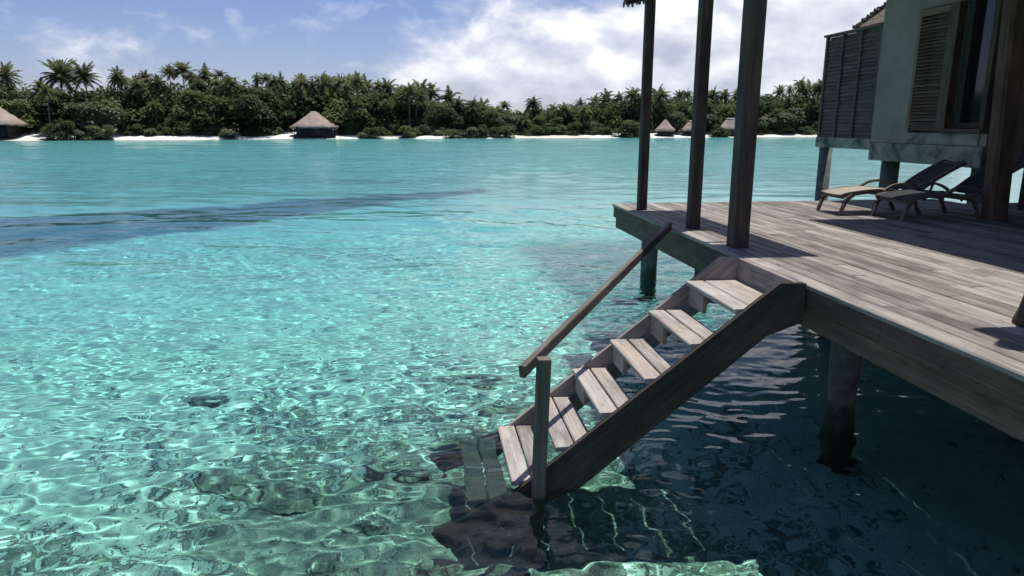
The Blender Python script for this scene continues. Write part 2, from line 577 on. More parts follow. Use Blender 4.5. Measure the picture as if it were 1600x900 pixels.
def m_water():
    s = Nodes('lagoon_water')
    s.n.remove(s.p)
    P = s.pos()
    sep = s.n.new('ShaderNodeSeparateXYZ'); s.L(P, sep.inputs[0])
    # ripples finer than the mesh, out in the lagoon
    r1 = s.noise(s.map(P, (0.6, 1.2, 1)), 1.1, 5, 0.62, 0.3)
    bn = s.n.new('ShaderNodeBump'); bn.inputs['Distance'].default_value = 0.2
    s.L(r1, bn.inputs['Height'])
    s.L(s.ramp(s.val('MULTIPLY', sep.outputs[1], 0.02), [(0.44, 0.0), (0.8, 0.6), (1.0, 0.9)]), bn.inputs['Strength'])
    b = bn.outputs[0]
    rf = s.n.new('ShaderNodeBsdfRefraction'); rf.inputs['IOR'].default_value = 1.333; rf.inputs['Roughness'].default_value = 0.0
    # the lagoon deepens away from the villas: longer light path, stronger blue-green
    dp = s.val('SUBTRACT', s.val('MULTIPLY', sep.outputs[1], 0.02), s.val('MULTIPLY', sep.outputs[0], 0.006))
    t = s.ramp(dp, [(0.07, (0.66, 0.975, 0.925)), (0.20, (0.58, 0.985, 0.97)), (0.48, (0.46, 0.93, 0.965)), (1.0, (0.47, 0.89, 0.94))])
    s.L(t, rf.inputs['Color']); s.L(b, rf.inputs['Normal'])
    gl = s.n.new('ShaderNodeBsdfGlossy'); gl.inputs['Roughness'].default_value = 0.05
    s.L(b, gl.inputs['Normal'])
    fr = s.n.new('ShaderNodeFresnel'); fr.inputs['IOR'].default_value = 1.333; s.L(b, fr.inputs['Normal'])
    mx = s.n.new('ShaderNodeMixShader')
    s.L(fr.outputs[0], mx.inputs[0]); s.L(rf.outputs[0], mx.inputs[1]); s.L(gl.outputs[0], mx.inputs[2])
    s.L(mx.outputs[0], s.out.inputs[0])


m_water()

# ------------------------------------------------------------------ setting: island shore, seabed, water
SX = np.array([-400, -200, -70, -20, 18, 81, 200, 400.]); SY = np.array([96, 112, 130.5, 139, 140.4, 146, 152, 160.])


def shore(x): return np.interp(x, SX, SY)


rng = np.random.default_rng(5)


def fft_tile(n, L, lmin, lmax, theta, spread, power, seed):
    r = np.random.default_rng(seed)
    k = np.fft.fftfreq(n, L / n)
    kx, ky = np.meshgrid(k, k)
    kk = np.hypot(kx, ky); kk[0, 0] = 1
    lam = 1 / kk
    amp = np.where((lam > lmin) & (lam < lmax), lam ** power, 0)
    amp = amp * np.clip((lam / lmin - 1) * 2, 0, 1)
    d = np.cos(np.arctan2(ky, kx) - theta)
    amp = amp * (spread + (1 - spread) * d ** 2)
    z = np.fft.ifft2(amp * (r.normal(size=(n, n)) + 1j * r.normal(size=(n, n)))).real
    return z / z.std()


def sample(tile, L, x, y, rot):
    n = tile.shape[0]
    u = (x * math.cos(rot) + y * math.sin(rot)) / L * n
    v = (-x * math.sin(rot) + y * math.cos(rot)) / L * n
    iu = np.floor(u).astype(int); iv = np.floor(v).astype(int)
    fu = u - iu; fv = v - iv
    fu = fu * fu * (3 - 2 * fu) * 0.5 + fu * 0.5; fv = fv * fv * (3 - 2 * fv) * 0.5 + fv * 0.5
    a = tile[iv % n, iu % n]; b = tile[iv % n, (iu + 1) % n]
    c = tile[(iv + 1) % n, iu % n]; d = tile[(iv + 1) % n, (iu + 1) % n]
    return (a * (1 - fu) + b * fu) * (1 - fv) + (c * (1 - fu) + d * fu) * fv


def tensor_grid(xs, ys):
    X, Y = np.meshgrid(xs, ys)
    nx, ny = len(xs), len(ys)
    i = np.arange(nx - 1)[None] + nx * np.arange(ny - 1)[:, None]
    f = np.stack([i, i + 1, i + 1 + nx, i + nx], -1).reshape(-1, 4)
    return X, Y, f


def grow(start, step, ratio, end):
    out = []; p_ = start; s_ = step
    while abs(p_ - start) < abs(end - start):
        s_ *= ratio
        p_ += s_ * (1 if end > start else -1)
        out.append(p_)
    return np.array(out)


FMIN, FPOW, FAMP = 0.10, 1.75, 0.0037


def make_water():
    st = 0.026
    xs = np.arange(-7.0, 5.2, st)
    xs = np.concatenate([grow(xs[0], st, 1.016, -330)[::-1], xs, grow(xs[-1], st, 1.05, 330)])
    ys = np.arange(2.4, 9.6, st)
    ys = np.concatenate([grow(ys[0], st, 1.12, -25)[::-1], ys, grow(ys[-1], st, 1.0065, 175)])
    X, Y, f = tensor_grid(xs, ys)
    fine = fft_tile(640, 11.3, FMIN, 0.62, 1.15, 0.25, FPOW, 1)
    mid = fft_tile(512, 37.0, 0.6, 3.2, 1.35, 0.2, 1.7, 2)
    big = fft_tile(256, 131.0, 3.0, 14.0, 1.2, 0.2, 1.5, 3)
    sxs = np.gradient(xs)[None, :]; sys_ = np.gradient(ys)[:, None]
    sp = np.maximum(0.45 * sxs, sys_)
    gust = 0.85 + 0.5 * vnoise(X, Y, 31, 2.6)
    Z = FAMP * gust * sample(fine, 11.3, X, Y, 0.31) * np.clip(1.6 - sp / 0.10, 0, 1)
    Z += 0.0095 * sample(mid, 37.0, X, Y, -0.2) * np.clip(1.6 - sp / 0.34, 0, 1)
    Z += 0.018 * sample(big, 131.0, X, Y, 0.1) * np.clip(1.6 - sp / 1.1, 0, 1)
    calm = np.clip((X - 2.2) / 1.5, 0, 1) * np.clip((10 - Y) / 2, 0, 1)
    Z *= 1 - 0.35 * calm
    v = np.stack([X, Y, Z], -1).reshape(-1, 3)
    o = link('water', np_mesh('water', v, f, True), None, MAT['lagoon_water'])
    tag(o, 'clear turquoise lagoon water with small ripples', None, None, 'structure')
    o.cycles.is_caustics_caster = True
    return o


def vnoise(x, y, seed, scale):
    """Smooth value noise, used for relief."""
    r = np.random.default_rng(seed); g = r.uniform(-1, 1, (64, 64))
    return sample(g, 64 * scale, x, y, 0.4)


def bed_height(X, Y):
    d = np.clip((shore(X) - Y), -50, 400)
    depth = 1.0 + 0.9 * np.clip((Y - 6) / 22, 0, 1) + 0.6 * np.clip((-X - 2) / 14, 0, 1)
    depth = depth * np.clip((d + 0.2) / 16, -0.6, 1)
    z = -depth
    r = np.exp(-(((X + 0.3) / 2.6) ** 2 + ((Y - 5.0) / 2.0) ** 2))
    z = z + 0.05 * vnoise(X, Y, 1, 1.7) + (0.02 + 0.05 * r) * vnoise(X, Y, 2, 0.42) + (0.010 + 0.035 * r) * vnoise(X, Y, 3, 0.17)
    return z


def make_seabed():
    st = 0.07
    xs = np.arange(-8.0, 7.0, st)
    xs = np.concatenate([grow(xs[0], st, 1.07, -330)[::-1], xs, grow(xs[-1], st, 1.07, 330)])
    ys = np.arange(2.5, 14.0, st)
    ys = np.concatenate([grow(ys[0], st, 1.2, -25)[::-1], ys, grow(ys[-1], st, 1.035, 165)])
    X, Y, f = tensor_grid(xs, ys)
    v = np.stack([X, Y, bed_height(X, Y)], -1).reshape(-1, 3)
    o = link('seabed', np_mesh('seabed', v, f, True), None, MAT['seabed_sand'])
    tag(o, 'pale sandy lagoon floor with rubble and sea grass', None, None, 'structure')
    o.cycles.is_caustics_receiver = True


def make_island():
    xs = np.arange(-260, 300, 1.6)
    bs = np.array([-3, -1.6, -0.6, 0.0, 0.6, 1.4, 2.4, 3.6, 5, 7, 10, 16, 30, 60, 160, 500.])
    X, B = np.meshgrid(xs, bs)
    wob = 0.9 * vnoise(X, 0 * X, 9, 7.0) + 0.5 * vnoise(X, 0 * X + 40, 10, 2.7)
    Y = shore(X) + B + wob
    H = np.interp(B, [-3, 0, 2.0, 3.6, 5, 10, 30, 500], [-0.45, -0.05, 0.24, 0.36, 0.48, 0.8, 1.0, 1.0])
    H = H + 0.05 * vnoise(X, Y, 11, 2.0) * np.clip(B / 2, 0, 1)
    nx = len(xs); ny = len(bs)
    v = np.stack([X, Y, H], -1)
    cut = 9                                        # beach rows, then forest floor
    def part(r0, r1, name, mat, lab, dz):
        q = v[r0:r1 + 1].copy(); q[..., 2] += dz
        n = r1 - r0
        i = np.arange(nx - 1)[None] + nx * np.arange(n)[:, None]
        f = np.stack([i, i + 1, i + 1 + nx, i + nx], -1).reshape(-1, 4)
        o = link(name, np_mesh(name, q.reshape(-1, 3), f, True), None, MAT[mat])
        tag(o, lab, None, None, 'structure')
    part(0, cut, 'sand_beach', 'beach_sand', 'white sand beach along the far island', 0)
    part(cut, ny - 1, 'island_ground', 'forest_floor', 'shaded ground under the island trees', -0.02)


make_water()
make_seabed()
make_island()


# ------------------------------------------------------------------ deck
E_X = 2.93          # seaward edge of the deck
D_Y0, D_Y1 = -3.0, 10.57
D_X1 = 8.3


def make_deck():
    root = empty('wooden_deck', (E_X, D_Y1, 0), 'large weathered grey plank deck on piles over the lagoon', 'deck')
    w = 0.128; gap = 0.0038
    x = E_X - 0.02
    k = 0
    while x < D_X1:
        ww = w if k else 0.15
        y = D_Y0 - random.uniform(0, 1.2)
        cuts = []
        while y < D_Y1:
            L = random.uniform(2.1, 3.6) + (2.6 if y < -1 else 0)
            y1 = min(y + L, D_Y1)
            if D_Y1 - y1 < 0.7: y1 = D_Y1
            cuts.append((max(y, D_Y0 - 0.6), y1))
            y = y1
        for a, b in cuts:
            dz = random.uniform(-0.0025, 0.0025)
            if b - a < 0.1: continue
            board('plank', (x + ww / 2, a + 0.002, DECK - 0.02 + dz), (x + ww / 2, b - 0.002, DECK - 0.02 + dz), ww - gap, 0.04, MAT['deck_wood'], root, c=0.008, wob=0.0012)
        x += ww; k += 1
    # twin edge boards under the lip, seaward side
    segs = [(D_Y0 - 0.6, 4.05), (4.055, 7.2), (7.205, D_Y1 - 0.02)]
    for a, b in segs:
        board('fascia_board', (E_X + 0.028, a, DECK - 0.122), (E_X + 0.028, b, DECK - 0.122), 0.05, 0.16, MAT['fascia_wood'], root)
    for a, b in [(D_Y0 - 0.6, 5.6), (5.605, D_Y1 - 0.03)]:
        board('edge_beam', (E_X + 0.085, a, DECK - 0.285), (E_X + 0.085, b, DECK - 0.285), 0.09, 0.16, MAT['beam_wood'], root)
    # far end
    board('fascia_board', (E_X + 0.06, D_Y1 - 0.045, DECK - 0.125), (D_X1, D_Y1 - 0.045, DECK - 0.125), 0.04, 0.16, MAT['fascia_wood'], root)
    # joists and bearers under the planks
    for yy in np.arange(D_Y0 - 0.3, D_Y1 - 0.3, 0.62):
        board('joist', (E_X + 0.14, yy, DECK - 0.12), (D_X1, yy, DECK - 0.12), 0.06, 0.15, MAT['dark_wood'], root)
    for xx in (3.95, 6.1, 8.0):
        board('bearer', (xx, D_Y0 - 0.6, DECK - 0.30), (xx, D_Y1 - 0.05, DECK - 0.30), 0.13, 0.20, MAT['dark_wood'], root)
    for (xx, yy) in ((3.92, 5.85), (3.92, 2.35), (6.1, 5.9), (8.0, 5.9), (6.1, 9.6), (8.0, 9.6), (6.1, 2.2)):
        m = MB(); rings = []
        for z in np.linspace(-1.4, DECK - 0.40, 14):
            r = 0.132 + 0.010 * math.sin(z * 5 + xx) + (0.02 if z < 0.15 else 0)
            rings.append([(xx + (r + 0.006 * math.sin(j * 2.3 + z * 9)) * math.cos(j * math.pi / 9), yy + (r + 0.006 * math.sin(j * 1.7 + z * 7)) * math.sin(j * math.pi / 9), z) for j in range(18)])
        m.loft(rings)
        o = m.build('pile', MAT['pile_concrete'], root, True)
        o.cycles.is_caustics_receiver = True


make_deck()


def make_outer_piles():
    # old pile pair with a cap beam, standing just past the end of the deck
    for (xx, yy, r0, top, lab) in ((4.16, 12.42, 0.15, 0.84, 'dark weedy pile with a cross beam beyond the deck corner, seen under the rail'),
                                   (5.12, 12.2, 0.15, 0.80, 'dark weedy pile beyond the deck corner, just left of the stair top')):
        root = empty('water_pile', (xx, yy, 0), lab, 'pile', 'old piles past the end of the deck')
        m = MB(); rings = []
        for z in np.linspace(-1.7, top, 12):
            rings.append([(xx + (r0 + 0.008 * math.sin(j * 2.3 + z * 9)) * math.cos(j * math.pi / 8), yy + (r0 + 0.008 * math.sin(j * 1.7 + z * 7)) * math.sin(j * math.pi / 8), z) for j in range(16)])
        m.loft(rings)
        m.build('shaft', MAT['pile_concrete'], root, True).cycles.is_caustics_receiver = True
        board('cross_beam', (xx - 0.36, yy, top + 0.07), (xx + 0.7, yy, top + 0.07), 0.14, 0.13, MAT['dark_wood'], root)


make_outer_piles()


# ------------------------------------------------------------------ stairs
def make_stairs():
    YN, YF = 4.98, 6.03
    root = empty('wooden_stairs', (E_X, (YN + YF) / 2, 0), 'weathered wooden steps leading from the deck down into the water', 'stairs')
    W = MAT['stair_wood']
    rise, run = 0.2665, 0.347

    def stringer(y0, y1, mat):
        pts = [(2.905, 1.622), (2.70, 1.628), (0.89, 0.20), (0.02, -0.485), (0.14, -0.80), (1.18, 0.035), (2.62, 1.22), (2.905, 1.32)]
        c = 0.005
        m = MB()
        rings = []
        cen = Vector((sum(p_[0] for p_ in pts) / len(pts), sum(p_[1] for p_ in pts) / len(pts)))
        for y, s_ in ((y0, c), (y0 + c, 0), (y1 - c, 0), (y1, c)):
            ring = []
            n = len(pts)
            for i in range(n):
                a = Vector(pts[i - 1]); b = Vector(pts[i]); d = Vector(pts[(i + 1) % n])
                n1 = Vector(((b - a).y, -(b - a).x)).normalized(); n2 = Vector(((d - b).y, -(d - b).x)).normalized()
                nn = (n1 + n2); nn = nn / max(nn.length_squared / 2, 0.3)
                q = b - nn * s_ * (-1)
                ring.append((q.x, y, q.y))
            rings.append(ring)
        m.loft(rings)
        ang = math.atan2(1.43, 1.81)
        Mx = Matrix.Translation((1.2, (y0 + y1) / 2, 0.45)) @ Matrix.Rotation(-ang, 4, 'Y')
        inv = Mx.inverted()
        me = mesh_from('stringer', [inv @ Vector(v) for v in m.v], [tuple(reversed(f)) for f in m.f])
        o = link('stringer', me, root, mat, Mx)
        o.cycles.is_caustics_receiver = True
        return o

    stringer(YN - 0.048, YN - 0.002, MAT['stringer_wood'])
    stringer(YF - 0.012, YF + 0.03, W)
    for i in range(7):
        xf = 2.365 - run * i; z = 1.425 - rise * i + (0.06 if i == 6 else 0)
        widths = [0.170, 0.168] if i else [0.176, 0.345]
        x = xf
        for w in widths:
            o = board('tread_board', (x + w / 2, YN + 0.002, z - 0.021 + random.uniform(-.002, .002)), (x + w / 2, YF - 0.016, z - 0.021 + random.uniform(-.002, .002)), w - 0.014, 0.042, W, root, c=0.008)
            o.cycles.is_caustics_receiver = True
            x += w
        # half-width riser block below the front edge, by the far stringer
        if i < 7:
            o = board('riser_block', (xf + 0.055, YF - 0.02, z - 0.132), (xf + 0.055, YF - 0.36, z - 0.132), 0.035, 0.176, W, root)
            # bearer cleat along both stringers under the tread
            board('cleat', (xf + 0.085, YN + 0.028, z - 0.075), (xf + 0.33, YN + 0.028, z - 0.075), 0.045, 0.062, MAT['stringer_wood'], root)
    # board closing the step against the deck edge
    board('riser_board', (2.882, YN + 0.002, DECK - 0.112), (2.882, YF - 0.016, DECK - 0.112), 0.035, 0.222, W, root)
    # handrail on its single post
    post = board('rail_post', (0.80, YN - 0.10, -0.95), (0.865, YN - 0.10, 1.13), 0.098, 0.092, MAT['rail_wood'], root, up=(0, 1, 0))
    post.cycles.is_caustics_receiver = True
    a = Vector((0.70, YN - 0.11, 1.035)); b = Vector((2.90, 7.96, 1.645))
    board('handrail', a, b, 0.052, 0.10, MAT['rail_wood'], root, c=0.008)
    return root


make_stairs()


# ------------------------------------------------------------------ canopy on three posts at the deck edge
def make_canopy():
    root = empty('edge_canopy', (3.1, 8.0, DECK), 'narrow roof on three dark timber posts along the deck edge', 'canopy')
    P = MAT['post_wood']
    sl = 0.27
    def roofz(x): return 4.47 + (x - 2.85) * sl
    for (x, y, w, lean) in ((3.125, 9.76, 0.122, 0.0), (3.155, 7.885, 0.13, 0.0), (3.115, 6.60, 0.165, 0.0)):
        board('post', (x, y, DECK + 0.0015), (x + lean, y, roofz(x) - 0.10), w, w, P, root, up=(0, 1, 0), c=0.01)
    # tie beam over the posts, rafters, boards
    board('eave_beam', (3.13, 6.42, roofz(3.13) - 0.05), (3.13, 9.98, roofz(3.13) - 0.05), 0.10, 0.10, P, root)
    for y in (6.5, 7.3, 8.2, 9.1, 9.93):
        board('rafter', (2.84, y, roofz(2.84) - 0.03), (4.2, y, roofz(4.2) - 0.03), 0.06, 0.09, P, root)
    n = 11; x = 2.83; w = (4.24 - 2.83) / n
    for i in range(n):
        xa = x + w * i + w / 2
        spans = [(6.42, 10.02)]
        if 5 <= i <= 7: spans = [(6.42, 7.18), (8.1, 10.02)]        # boards blown off: the sun comes through
        if i < 1: spans = [(6.42, 9.0), (9.0, 10.05)]
        for a, b in spans:
            board('roof_board', (xa, a, roofz(xa) + 0.04), (xa, b, roofz(xa) + 0.04), w - 0.002, 0.026, P, root, up=(-sl, 0, 1))
    m = MB()                                                         # frayed thatch at the far corner
    for i in range(60):
        x0 = random.uniform(2.83, 3.25); y0 = random.uniform(9.9, 10.08); z0 = roofz(x0) + 0.05
        l = random.uniform(0.08, 0.17)
        m.box((-0.012, -0.006, -l), (0.012, 0.006, 0.02), Matrix.Translation((x0, y0, z0)) @ Matrix.Rotation(random.uniform(-.3, .3), 4, 'Y'))
    m.build('thatch_fringe', MAT['thatch'], root)['kind'] = 'stuff'


make_canopy()


# ------------------------------------------------------------------ villa beside the deck
def make_villa():
    root = empty('overwater_villa', (9.0, 10.5, 0), 'grey-green plastered villa with louvred shutter, window and thatched eaves', 'villa')
    bd = lambda *a, **k: board(*a, parent=root, **k)
    WX = 9.0
    m = MB()
    # bathroom block, standing out past the end of the deck
    m.box((WX, 12.36, 2.455), (12.5, 13.44, 6.2))
    m.box((WX, 10.45, 4.80), (12.5, 12.36, 6.2))
    m.box((WX, 10.45, 2.455), (12.5, 12.36, 2.66))
    m.box((WX + 0.3, 10.45, 2.66), (12.5, 12.36, 4.80))
    m.build('wall', MAT['wall_plaster'], root)
    m = MB(); m.box((WX - 0.035, 10.47, 2.11), (12.4, 13.40, 2.45)); m.build('plinth', MAT['plinth_concrete'], root)
    for y0, y1 in ((12.0, 12.34), (11.66, 11.995), (10.6, 11.655)):
        m = MB(); m.box((WX - 0.022, y0 + 0.003, 2.47), (WX - 0.002, y1, 2.655)); m.build('sill_block', MAT['plinth_concrete'], root)
    # louvred shutter, folded against the wall
    sh = empty('shutter', (WX - 0.06, 12.33, 2.68)); sh.parent = root; sh.matrix_parent_inverse = Matrix.Translation(root.location).inverted()
    bs = lambda n, a, b, w, t, mat, **k: board(n, a, b, w, t, mat, sh, **k)
    x = WX - 0.05; yl, yr, zb, zt = 12.33, 11.46, 2.69, 4.78

    def child(o, par):
        mw = o.matrix_world.copy(); o.parent = par
        o.matrix_parent_inverse = Matrix.Identity(4); o.matrix_basis = Matrix.Translation(-Vector((WX - 0.06, 12.33, 2.68))) @ mw
    def sb(n, a, b, w, t, mat, up=(0, 0, 1)):
        o = board(n, a, b, w, t, mat, None, up=up); child(o, sh); return o
    sb('stile', (x, yl - 0.04, zb), (x, yl - 0.04, zt), 0.05, 0.08, MAT['louvre_wood'], (0, 1, 0))
    sb('stile', (x, yr + 0.055, zb), (x, yr + 0.055, zt), 0.05, 0.11, MAT['brown_wood'], (0, 1, 0))
    sb('rail', (x, yr + 0.11, zb + 0.08), (x, yl - 0.08, zb + 0.08), 0.045, 0.15, MAT['brown_wood'])
    sb('rail', (x, yr + 0.11, zt - 0.06), (x, yl - 0.08, zt - 0.06), 0.045, 0.11, MAT['louvre_wood'])
    n = 30
    for i in range(n):
        z = zb + 0.17 + (zt - zb - 0.30) * (i + 0.5) / n
        sb('louvre_slat', (x, yr + 0.11, z), (x, yl - 0.08, z), 0.07, 0.012, MAT['louvre_wood'], (-0.75, 0, 1))
    # window: deep brown frame with a dark pane
    wd = empty('window', (WX, 10.9, 2.7)); wd.parent = root; wd.matrix_parent_inverse = Matrix.Translation(root.location).inverted()
    def wb(n_, a, b, w, t, mat, up=(0, 0, 1)):
        o = board(n_, a, b, w, t, mat, None, up=up)
        mw = o.matrix_world.copy(); o.parent = wd; o.matrix_basis = Matrix.Translation(-Vector((WX, 10.9, 2.7))) @ mw
    wb('frame', (WX - 0.01, 11.40, 2.67), (WX - 0.01, 11.40, 4.78), 0.14, 0.11, MAT['brown_wood'], (0, 1, 0))
    wb('frame', (WX + 0.12, 11.24, 2.67), (WX + 0.12, 11.24, 4.78), 0.12, 0.14, MAT['dark_wood'], (0, 1, 0))
    wb('frame', (WX - 0.01, 10.53, 2.67), (WX - 0.01, 10.53, 4.78), 0.14, 0.11, MAT['brown_wood'], (0, 1, 0))
    wb('sill', (WX - 0.02, 10.5, 2.70), (WX - 0.02, 11.34, 2.70), 0.16, 0.07, MAT['brown_wood'])
    wb('sill', (WX + 0.11, 10.5, 2.79), (WX + 0.11, 11.17, 2.79), 0.10, 0.09, MAT['brown_wood'])
    wb('pane', (WX + 0.17, 10.59, 3.80), (WX + 0.17, 11.17, 3.80), 0.012, 1.94, MAT['window_glass'])
    # piles
    for (px, py) in ((9.33, 13.2), (9.4, 10.9), (11.8, 13.2)):
        m = MB(); r = 0.17
        m.loft([[(px + r * math.cos(j * math.pi / 7), py + r * math.sin(j * math.pi / 7), z) for j in range(14)] for z in (-2.0, 0.3, 2.11)])
        m.build('pile', MAT['pile_concrete'], root, True)
    # veranda: rough post, planked back wall, door frame
    bd('veranda_post', (7.26, 8.12, DECK + 0.0015), (7.10, 8.12, 4.75), 0.26, 0.20, MAT['brown_wood'], up=(0, 1, 0), c=0.03)
    bd('veranda_plate', (7.12, 1.2, 4.80), (7.12, 9.0, 4.80), 0.18, 0.14, MAT['brown_wood'])
    y = 9.02
    k = 0
    while y > 1.0:
        w = 0.185
        if not (6.9 < y < 7.9):
            bd('wall_plank', (8.42 + random.uniform(-.004, .004), y - w / 2, DECK + 0.003), (8.42, y - w / 2, 4.9), w - 0.006, 0.03, MAT['dark_wood'], up=(1, 0, 0))
        y -= w; k += 1
    bd('door_frame', (8.40, 7.95, DECK + 0.003), (8.40, 7.95, 4.4), 0.09, 0.12, MAT['brown_wood'], up=(1, 0, 0))
    bd('door_frame', (8.40, 6.80, DECK + 0.003), (8.40, 6.80, 4.4), 0.09, 0.12, MAT['brown_wood'], up=(1, 0, 0))
    m = MB(); m.box((8.32, -3.0, 1.25), (12.4, 10.3, DECK - 0.05)); m.build('added_floor_slab', MAT['plinth_concrete'], root)  # unseen slab, added to block light from the water under the deck
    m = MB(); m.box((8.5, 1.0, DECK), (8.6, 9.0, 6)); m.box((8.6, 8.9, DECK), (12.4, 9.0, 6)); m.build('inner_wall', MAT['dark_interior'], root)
    # thatched roof over the veranda; its seaward eave throws the long shadow on the deck
    m = MB()
    def slab(x0, z0, x1, z1, y0, y1, t):
        m.add([(x0, y0, z0), (x1, y0, z1), (x1, y1, z1), (x0, y1, z0), (x0, y0, z0 + t), (x1, y0, z1 + t), (x1, y1, z1 + t), (x0, y1, z0 + t)],
              [(3, 2, 1, 0), (4, 5, 6, 7), (0, 1, 5, 4), (1, 2, 6, 5), (2, 3, 7, 6), (3, 0, 4, 7)])
    slab(5.46, 4.52, 10.5, 7.3, 3.86, 8.82, 0.22)
    slab(7.15, 5.45, 12.9, 8.6, 8.825, 13.9, 0.22)
    m.build('roof', MAT['thatch'], root)
    m = MB(); slab(3.78, 4.35, 8.4, 6.4, 0.2, 4.05, 0.2); m.build('porch_roof', MAT['thatch'], root)
    # turned porch post with a flared foot
    m = MB(); rings = []
    for z, r in ((0.0015, 0.135), (0.03, 0.13), (0.09, 0.112), (0.16, 0.098), (0.23, 0.09), (0.24, 0.1), (0.29, 0.1), (0.30, 0.085), (2.8, 0.085)):
        rings.append([(3.72 + r * math.cos(j * math.pi / 8), 3.70 + r * math.sin(j * math.pi / 8), DECK + z) for j in range(16)])
    m.loft(rings); m.build('porch_post', MAT['brown_wood'], root, True)
    return root


make_villa()


def make_screen():
    root = empty('louvred_screen', (9.05, 14.4, 2.3), 'dark louvred timber privacy screen beside the grey-green wall, over the water', 'screen')
    x = 9.06
    zb, zt = 2.50, 4.68
    board('bottom_beam', (x, 13.45, 2.41), (x, 15.46, 2.41), 0.12, 0.22, MAT['plinth_concrete'], root)
    board('top_rail', (x, 13.45, zt + 0.02), (x, 15.50, zt + 0.02), 0.15, 0.05, MAT['screen_wood'], root)
    ys = [13.50, 14.16, 14.80, 15.42]
    for y in ys:
        board('post', (x - 0.01, y, zb + 0.022), (x - 0.01, y, zt - 0.006), 0.07, 0.07, MAT['screen_wood'], root, up=(0, 1, 0))
    for a, b in zip(ys[:-1], ys[1:]):
        n = 26
        for i in range(n):
            z = zb + 0.06 + (zt - zb - 0.1) * i / n
            board('louvre_slat', (x + 0.01, a + 0.036, z), (x + 0.01, b - 0.036, z), 0.10, 0.014, MAT['screen_wood'], root, up=(-1.9, 0, 1))
    m = MB(); m.box((x + 0.06, 13.46, zb + 0.03), (x + 0.075, 15.44, zt - 0.01)); m.build('backing', MAT['screen_wood'], root)
    for (px, py) in ((9.12, 15.2),):
        m = MB(); r = 0.14
        m.loft([[(px + r * math.cos(j * math.pi / 7), py + r * math.sin(j * math.pi / 7), z) for j in range(14)] for z in (-2.0, 0.3, 2.3)])
        m.build('pile', MAT['pile_concrete'], root, True)
    # thatched roof of the next villa peeping over
    r2 = empty('neighbour_roof', (11.2, 17.0, 4.6), 'thatched roof of the next villa showing above the louvred screen', 'roof')
    m = MB()
    m.add([(11.0, 17.5, 4.97), (11.0, 14.2, 4.97), (14.5, 14.2, 7.6), (14.5, 16.9, 7.6), (11.0, 17.5, 5.17), (11.0, 14.2, 5.17), (14.5, 14.2, 7.8), (14.5, 16.9, 7.8)],
          [(0, 1, 2, 3), (7, 6, 5, 4), (0, 4, 5, 1), (1, 5, 6, 2), (2, 6, 7, 3), (3, 7, 4, 0)])
    m.build('thatch', MAT['dark_thatch'], r2)
    board('verge_board', (11.0, 17.52, 5.0), (14.5, 16.92, 7.63), 0.10, 0.05, MAT['brown_wood'], r2)
    m = MB()                                         # ragged thatch ends along the verge
    for i in range(90):
        t = i / 90
        m.box((-0.05, -0.05, -0.03), (0.05, 0.12, random.uniform(0.02, 0.09)), Matrix.Translation((11.0 + 3.5 * t, 17.5 - 0.6 * t, 5.17 + 2.63 * t)) @ Matrix.Rotation(random.uniform(-.4, .4), 4, 'X'))
    m.build('thatch_fringe', MAT['dark_thatch'], r2)['kind'] = 'stuff'
    m = MB(); m.box((11.6, 14.3, 2.5), (14.4, 16.9, 5.6)); m.build('wall', MAT['screen_wood'], r2)


make_screen()


